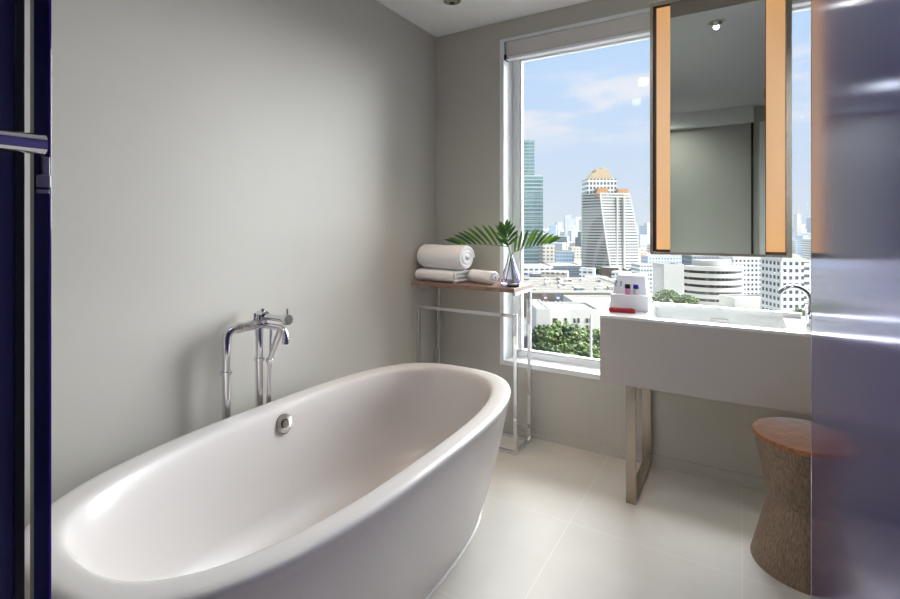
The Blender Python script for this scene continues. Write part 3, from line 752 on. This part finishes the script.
block('apartment_block', 'pale tower between the slim skyscraper and the glass edge', 803, 810, 236, 700, FM['far'], 14)

# near low white building, roofs, road
t, w, h, dp = block('low_building', 'low white building with small dark windows above the trees', 551, 600, 312, 190, FM['plain'], 20)
FOOT.append((cityp(U(731), 286), 22)); FOOT.extend((cityp(U(p_), 436), 6) for p_ in (589, 600, 611, 622, 633)); DW = mat('dark_window_glass', (64, 60, 58), .4); s = 190 / 488.0
for (px, wd) in ((552.5, 5), (564.5, 2.2), (573.5, 2), (577.5, 2), (586, 2), (589.5, 2)):
    for py in (320.5, 327.5):
        x = (px - 575.5) * s; z = ZH(py, 190) - GZ; obj('window', box(B(), x, x + wd * s, -.25, .05, z - .9, z + .9), DW, t)

block('low_building', 'blank gable end building left of the low white one', 536.5, 551, 311, 184, mat('grey_render', (206, 198, 192), .8, noise=.05), 24)
mh, w, h, dp = block('market_hall', 'long low cream roofed hall behind the low white building', 522, 642, 293, 250, FM['roof'], 70)
rnd = random.Random(9)
for i in range(34):
    x_, y_ = rnd.uniform(-w / 2 + 3, w / 2 - 5), rnd.uniform(3, dp - 8); a_ = rnd.uniform(1, 5)
    obj('roof_unit', box(B(), x_, x_ + a_, y_, y_ + rnd.uniform(1, 5), h, h + rnd.uniform(.5, 2.2)), FM[rnd.choice(['grey', 'plain', 'beige'])], mh)
for i in range(7):
    y_ = 4 + i * 9.5; obj('roof_ridge', box(B(), -w / 2 + 1, w / 2 - 1, y_, y_ + .5, h, h + .7), FM['plain'], mh)
block('market_hall', 'white roofed shed to the right of the low building', 575, 648, 304, 215, FM['plain'], 22)
block('roof_terrace', 'low white building with planted roof terrace', 574, 612, 299, 244, FM['plain'], 5)
bm = B(); 
for i in range(26):
    c = cityp(U(575 + i * 1.35), 243.5, ZH(299, 243.5) + .9); bmesh.ops.create_icosphere(bm, subdivisions=1, radius=random.uniform(.8, 1.4), matrix=Matrix.Translation(c))
M['tree'] = mat('tree_foliage', (82, 98, 46), .8, noise=.5, nscale=.6)
M['tree2'] = mat('tree_foliage_dark', (64, 80, 40), .8, noise=.5, nscale=.6)
M['trunk'] = mat('trunk', (96, 82, 66), .9)
tag(obj('roof_hedge', bm, M['tree']), 'strip of green plants along the white roof terrace', 'plants', kind='stuff')
for i, (px, lab, cc) in enumerate(((545.5, 'dark reddish roof billboard, the left of the two', (116, 84, 92)), (558, 'dark blue roof billboard, the right of the two', (84, 96, 130)))):
    d = 225; c = cityp(U(px), d)
    t = thing('billboard', lab, 'sign', c, TH)
    z = ZH(298, d) - GZ; bm = B(); box(bm, -1.5, 1.5, -.2, .2, z - 1.2, z + 1.4); obj('sign_panel', bm, mat('sign_%d' % i, cc, .6), t)
    bm = B(); box(bm, -.7, .7, -.26, -.2, z - .4, z + .6); obj('sign_mark', bm, FM['plain'], t)
    bm = B(); tube(bm, [(-1, 0, 0), (-1, 0, z - 1.2)], .25, 6); tube(bm, [(1, 0, 0), (1, 0, z - 1.2)], .25, 6); obj('post', bm, FM['plain'], t)
c = cityp(U(591), 110); bm = B(); tube(bm, [(0, 0, 0), (0, 0, ZH(314, 110) - GZ)], [.35, .22], 10)
o = obj('lamp_mast', bm, FM['plain']); o.location = c; tag(o, 'thin pale mast standing in front of the trees below the window', 'mast')

def tree(label, px, py, d, r, m, sq=.75, seed=0, base=GZ):
    c = cityp(U(px), d, base); t = thing('street_tree', label, 'tree', c)
    h = max(r * 1.2, ZH(py, d) - base - r * sq); rnd = random.Random(seed)
    bm = B(); tube(bm, [(0, 0, 0), (0, 0, h)], [.4, .25], 7); obj('trunk', bm, M['trunk'], t)
    bm = B()
    for k in range(190):
        a = rnd.uniform(0, 2 * PI); b = rnd.uniform(-.6, 1.3); q = rnd.uniform(.5, .95)
        p = Vector((math.cos(a) * math.cos(b) * r * q, math.sin(a) * math.cos(b) * r * q, h + math.sin(b) * r * q * sq))
        bmesh.ops.create_icosphere(bm, subdivisions=1, radius=r * rnd.uniform(.06, .14), matrix=Matrix.Translation(p))
    for v in bm.verts: v.co += Vector((rnd.uniform(-1, 1), rnd.uniform(-1, 1), rnd.uniform(-1, 1))) * r * .045
    obj('crown', bm, m, t)
spots = [(545, 335, 176, 5.5), (553, 338, 166, 6), (562, 334, 172, 6.5), (571, 333, 168, 6.5), (580, 336, 160, 6), (589, 335, 166, 6), (597, 338, 158, 6), (567, 345, 152, 5), (585, 346, 150, 5.5), (556, 349, 150, 4.5), (600, 348, 148, 5), (606, 336, 165, 6), (545, 348, 158, 4.5), (575, 352, 146, 4.5), (594, 352, 145, 4.5)]
for i, (px, py, d, r) in enumerate(spots):
    tree('leafy green tree crown in the clump below the window', px, py, d, r, M['tree'] if i % 3 else M['tree2'], .8, i)
for o in COL.objects:
    if o.get('label', '').startswith('leafy green tree crown'): o['group'] = 'trees in the clump below the window'
tree('dark green tree behind the low white building, under the reddish billboard', 541, 300, 226, 5.5, M['tree2'], .7, 40)
tree('dark green tree behind the low white building, under the blue billboard', 552, 303, 222, 5, M['tree2'], .7, 41)
tree('tree just right of the display stand, behind the basin rim', 668, 289, 225, 7.5, M['tree'], .8, 42)
tree('tree at the left foot of the curved white building', 687, 294, 215, 5.5, M['tree'], .8, 43)
tree('small tree behind the basin tap', 799, 308, 190, 2.6, M['tree'], .8, 44)
for i, px in enumerate((589, 600, 611, 622, 633)):
    tree('dark tree at the foot of the white high-rise', px, 273, 436, 5, M['tree2'], .6, 50 + i)
for o in COL.objects:
    if o.get('label', '').startswith('dark tree at the foot'): o['group'] = 'trees at the foot of the high-rise'

# generic fabric of the city: mid-distance and far blocks, haze put into the far colours
rnd = random.Random(3)
for i in range(330):
    d = rnd.uniform(620, 2600); px = rnd.uniform(470, 860)
    w = rnd.uniform(16, 44); dp_ = rnd.uniform(14, 34)
    if not free(U(px), d, w, dp_): continue
    top = GZ + rnd.choice([rnd.uniform(10, 28), rnd.uniform(14, 36), rnd.uniform(20, 56)])
    if d > 1500 and rnd.random() < .22: top = GZ + rnd.uniform(60, 120); w = min(w, rnd.uniform(18, 30))
    ytop = 226.6 - (top - H) / d * 488
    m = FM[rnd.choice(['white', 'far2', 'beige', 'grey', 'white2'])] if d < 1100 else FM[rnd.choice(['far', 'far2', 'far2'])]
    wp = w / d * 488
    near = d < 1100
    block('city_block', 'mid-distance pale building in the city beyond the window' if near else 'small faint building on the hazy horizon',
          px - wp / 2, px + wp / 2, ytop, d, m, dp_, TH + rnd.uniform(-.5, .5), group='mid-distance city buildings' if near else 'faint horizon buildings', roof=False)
for i in range(160):
    d = rnd.uniform(270, 640); px = rnd.uniform(545, 660)
    top = GZ + rnd.uniform(6, 14); w = rnd.uniform(10, 26); wp = w / d * 488; ytop = 226.6 - (top - H) / d * 488
    dp_ = rnd.uniform(10, 18)
    if not free(U(px), d, w, dp_): continue
    block('city_house', 'low pale-roofed house among the streets between the towers', px - wp / 2, px + wp / 2, ytop, d, FM[rnd.choice(['roof', 'plain', 'beige', 'white'])], dp_, TH + rnd.uniform(-.6, .6), group='low houses between the towers', roof=False)

# ------------------------------------------------------------------ sky and sun
W = bpy.data.worlds.new('sky'); S.world = W; W.use_nodes = True; nt = W.node_tree; nt.nodes.clear()
def N(ty, **kw):
    n = nt.nodes.new(ty)
    for k, v in kw.items(): setattr(n, k, v)
    return n
out = N('ShaderNodeOutputWorld'); bg_ = N('ShaderNodeBackground'); nt.links.new(bg_.outputs[0], out.inputs[0])
tc = N('ShaderNodeTexCoord'); sp = N('ShaderNodeSeparateXYZ'); nt.links.new(tc.outputs['Generated'], sp.inputs[0])
cr = N('ShaderNodeValToRGB'); nt.links.new(sp.outputs[2], cr.inputs[0])
els = cr.color_ramp.elements
els[0].position = 0; els[0].color = (*lin((222, 230, 238)), 1)
els[1].position = .5; els[1].color = (*lin((168, 203, 244)), 1)
e_ = els.new(.08); e_.color = (*lin((214, 226, 243)), 1)
e_ = els.new(.28); e_.color = (*lin((198, 221, 250)), 1)
mp = N('ShaderNodeMapping'); mp.inputs['Scale'].default_value = (3.2, 3.2, 13); mp.inputs['Location'].default_value = (.3, .1, .55); nt.links.new(tc.outputs['Generated'], mp.inputs[0])
nz = N('ShaderNodeTexNoise'); nz.inputs['Scale'].default_value = 1.6; nz.inputs['Detail'].default_value = 7; nz.inputs['Roughness'].default_value = .5; nt.links.new(mp.outputs[0], nz.inputs['Vector'])
c2 = N('ShaderNodeValToRGB'); c2.color_ramp.elements[0].position = .46; c2.color_ramp.elements[0].color = (0, 0, 0, 1); c2.color_ramp.elements[1].position = .58; c2.color_ramp.elements[1].color = (.9, .9, .9, 1); nt.links.new(nz.outputs[0], c2.inputs[0])
band = N('ShaderNodeValToRGB'); nt.links.new(sp.outputs[2], band.inputs[0]); be = band.color_ramp.elements
be[0].position = .14; be[0].color = (0, 0, 0, 1); be[1].position = .20; be[1].color = (1, 1, 1, 1); q_ = be.new(.27); q_.color = (1, 1, 1, 1); q_ = be.new(.30); q_.color = (0, 0, 0, 1)
ml = N('ShaderNodeMath', operation='MULTIPLY'); nt.links.new(c2.outputs[0], ml.inputs[0]); nt.links.new(band.outputs[0], ml.inputs[1])
mx = N('ShaderNodeMix', data_type='RGBA'); nt.links.new(ml.outputs[0], mx.inputs[0]); nt.links.new(cr.outputs[0], mx.inputs[6]); mx.inputs[7].default_value = (*lin((238, 238, 246)), 1)
nt.links.new(mx.outputs[2], bg_.inputs[0]); bg_.inputs[1].default_value = .92

sd = bpy.data.lights.new('sun', 'SUN'); sd.energy = 36.0; sd.angle = math.radians(105); sd.color = (.96, .985, 1)
so = bpy.data.objects.new('sun', sd); COL.objects.link(so); so.location = (0, 10, 20)
so.rotation_euler = Vector((.72, 1, .50)).to_track_quat('Z', 'Y').to_euler()
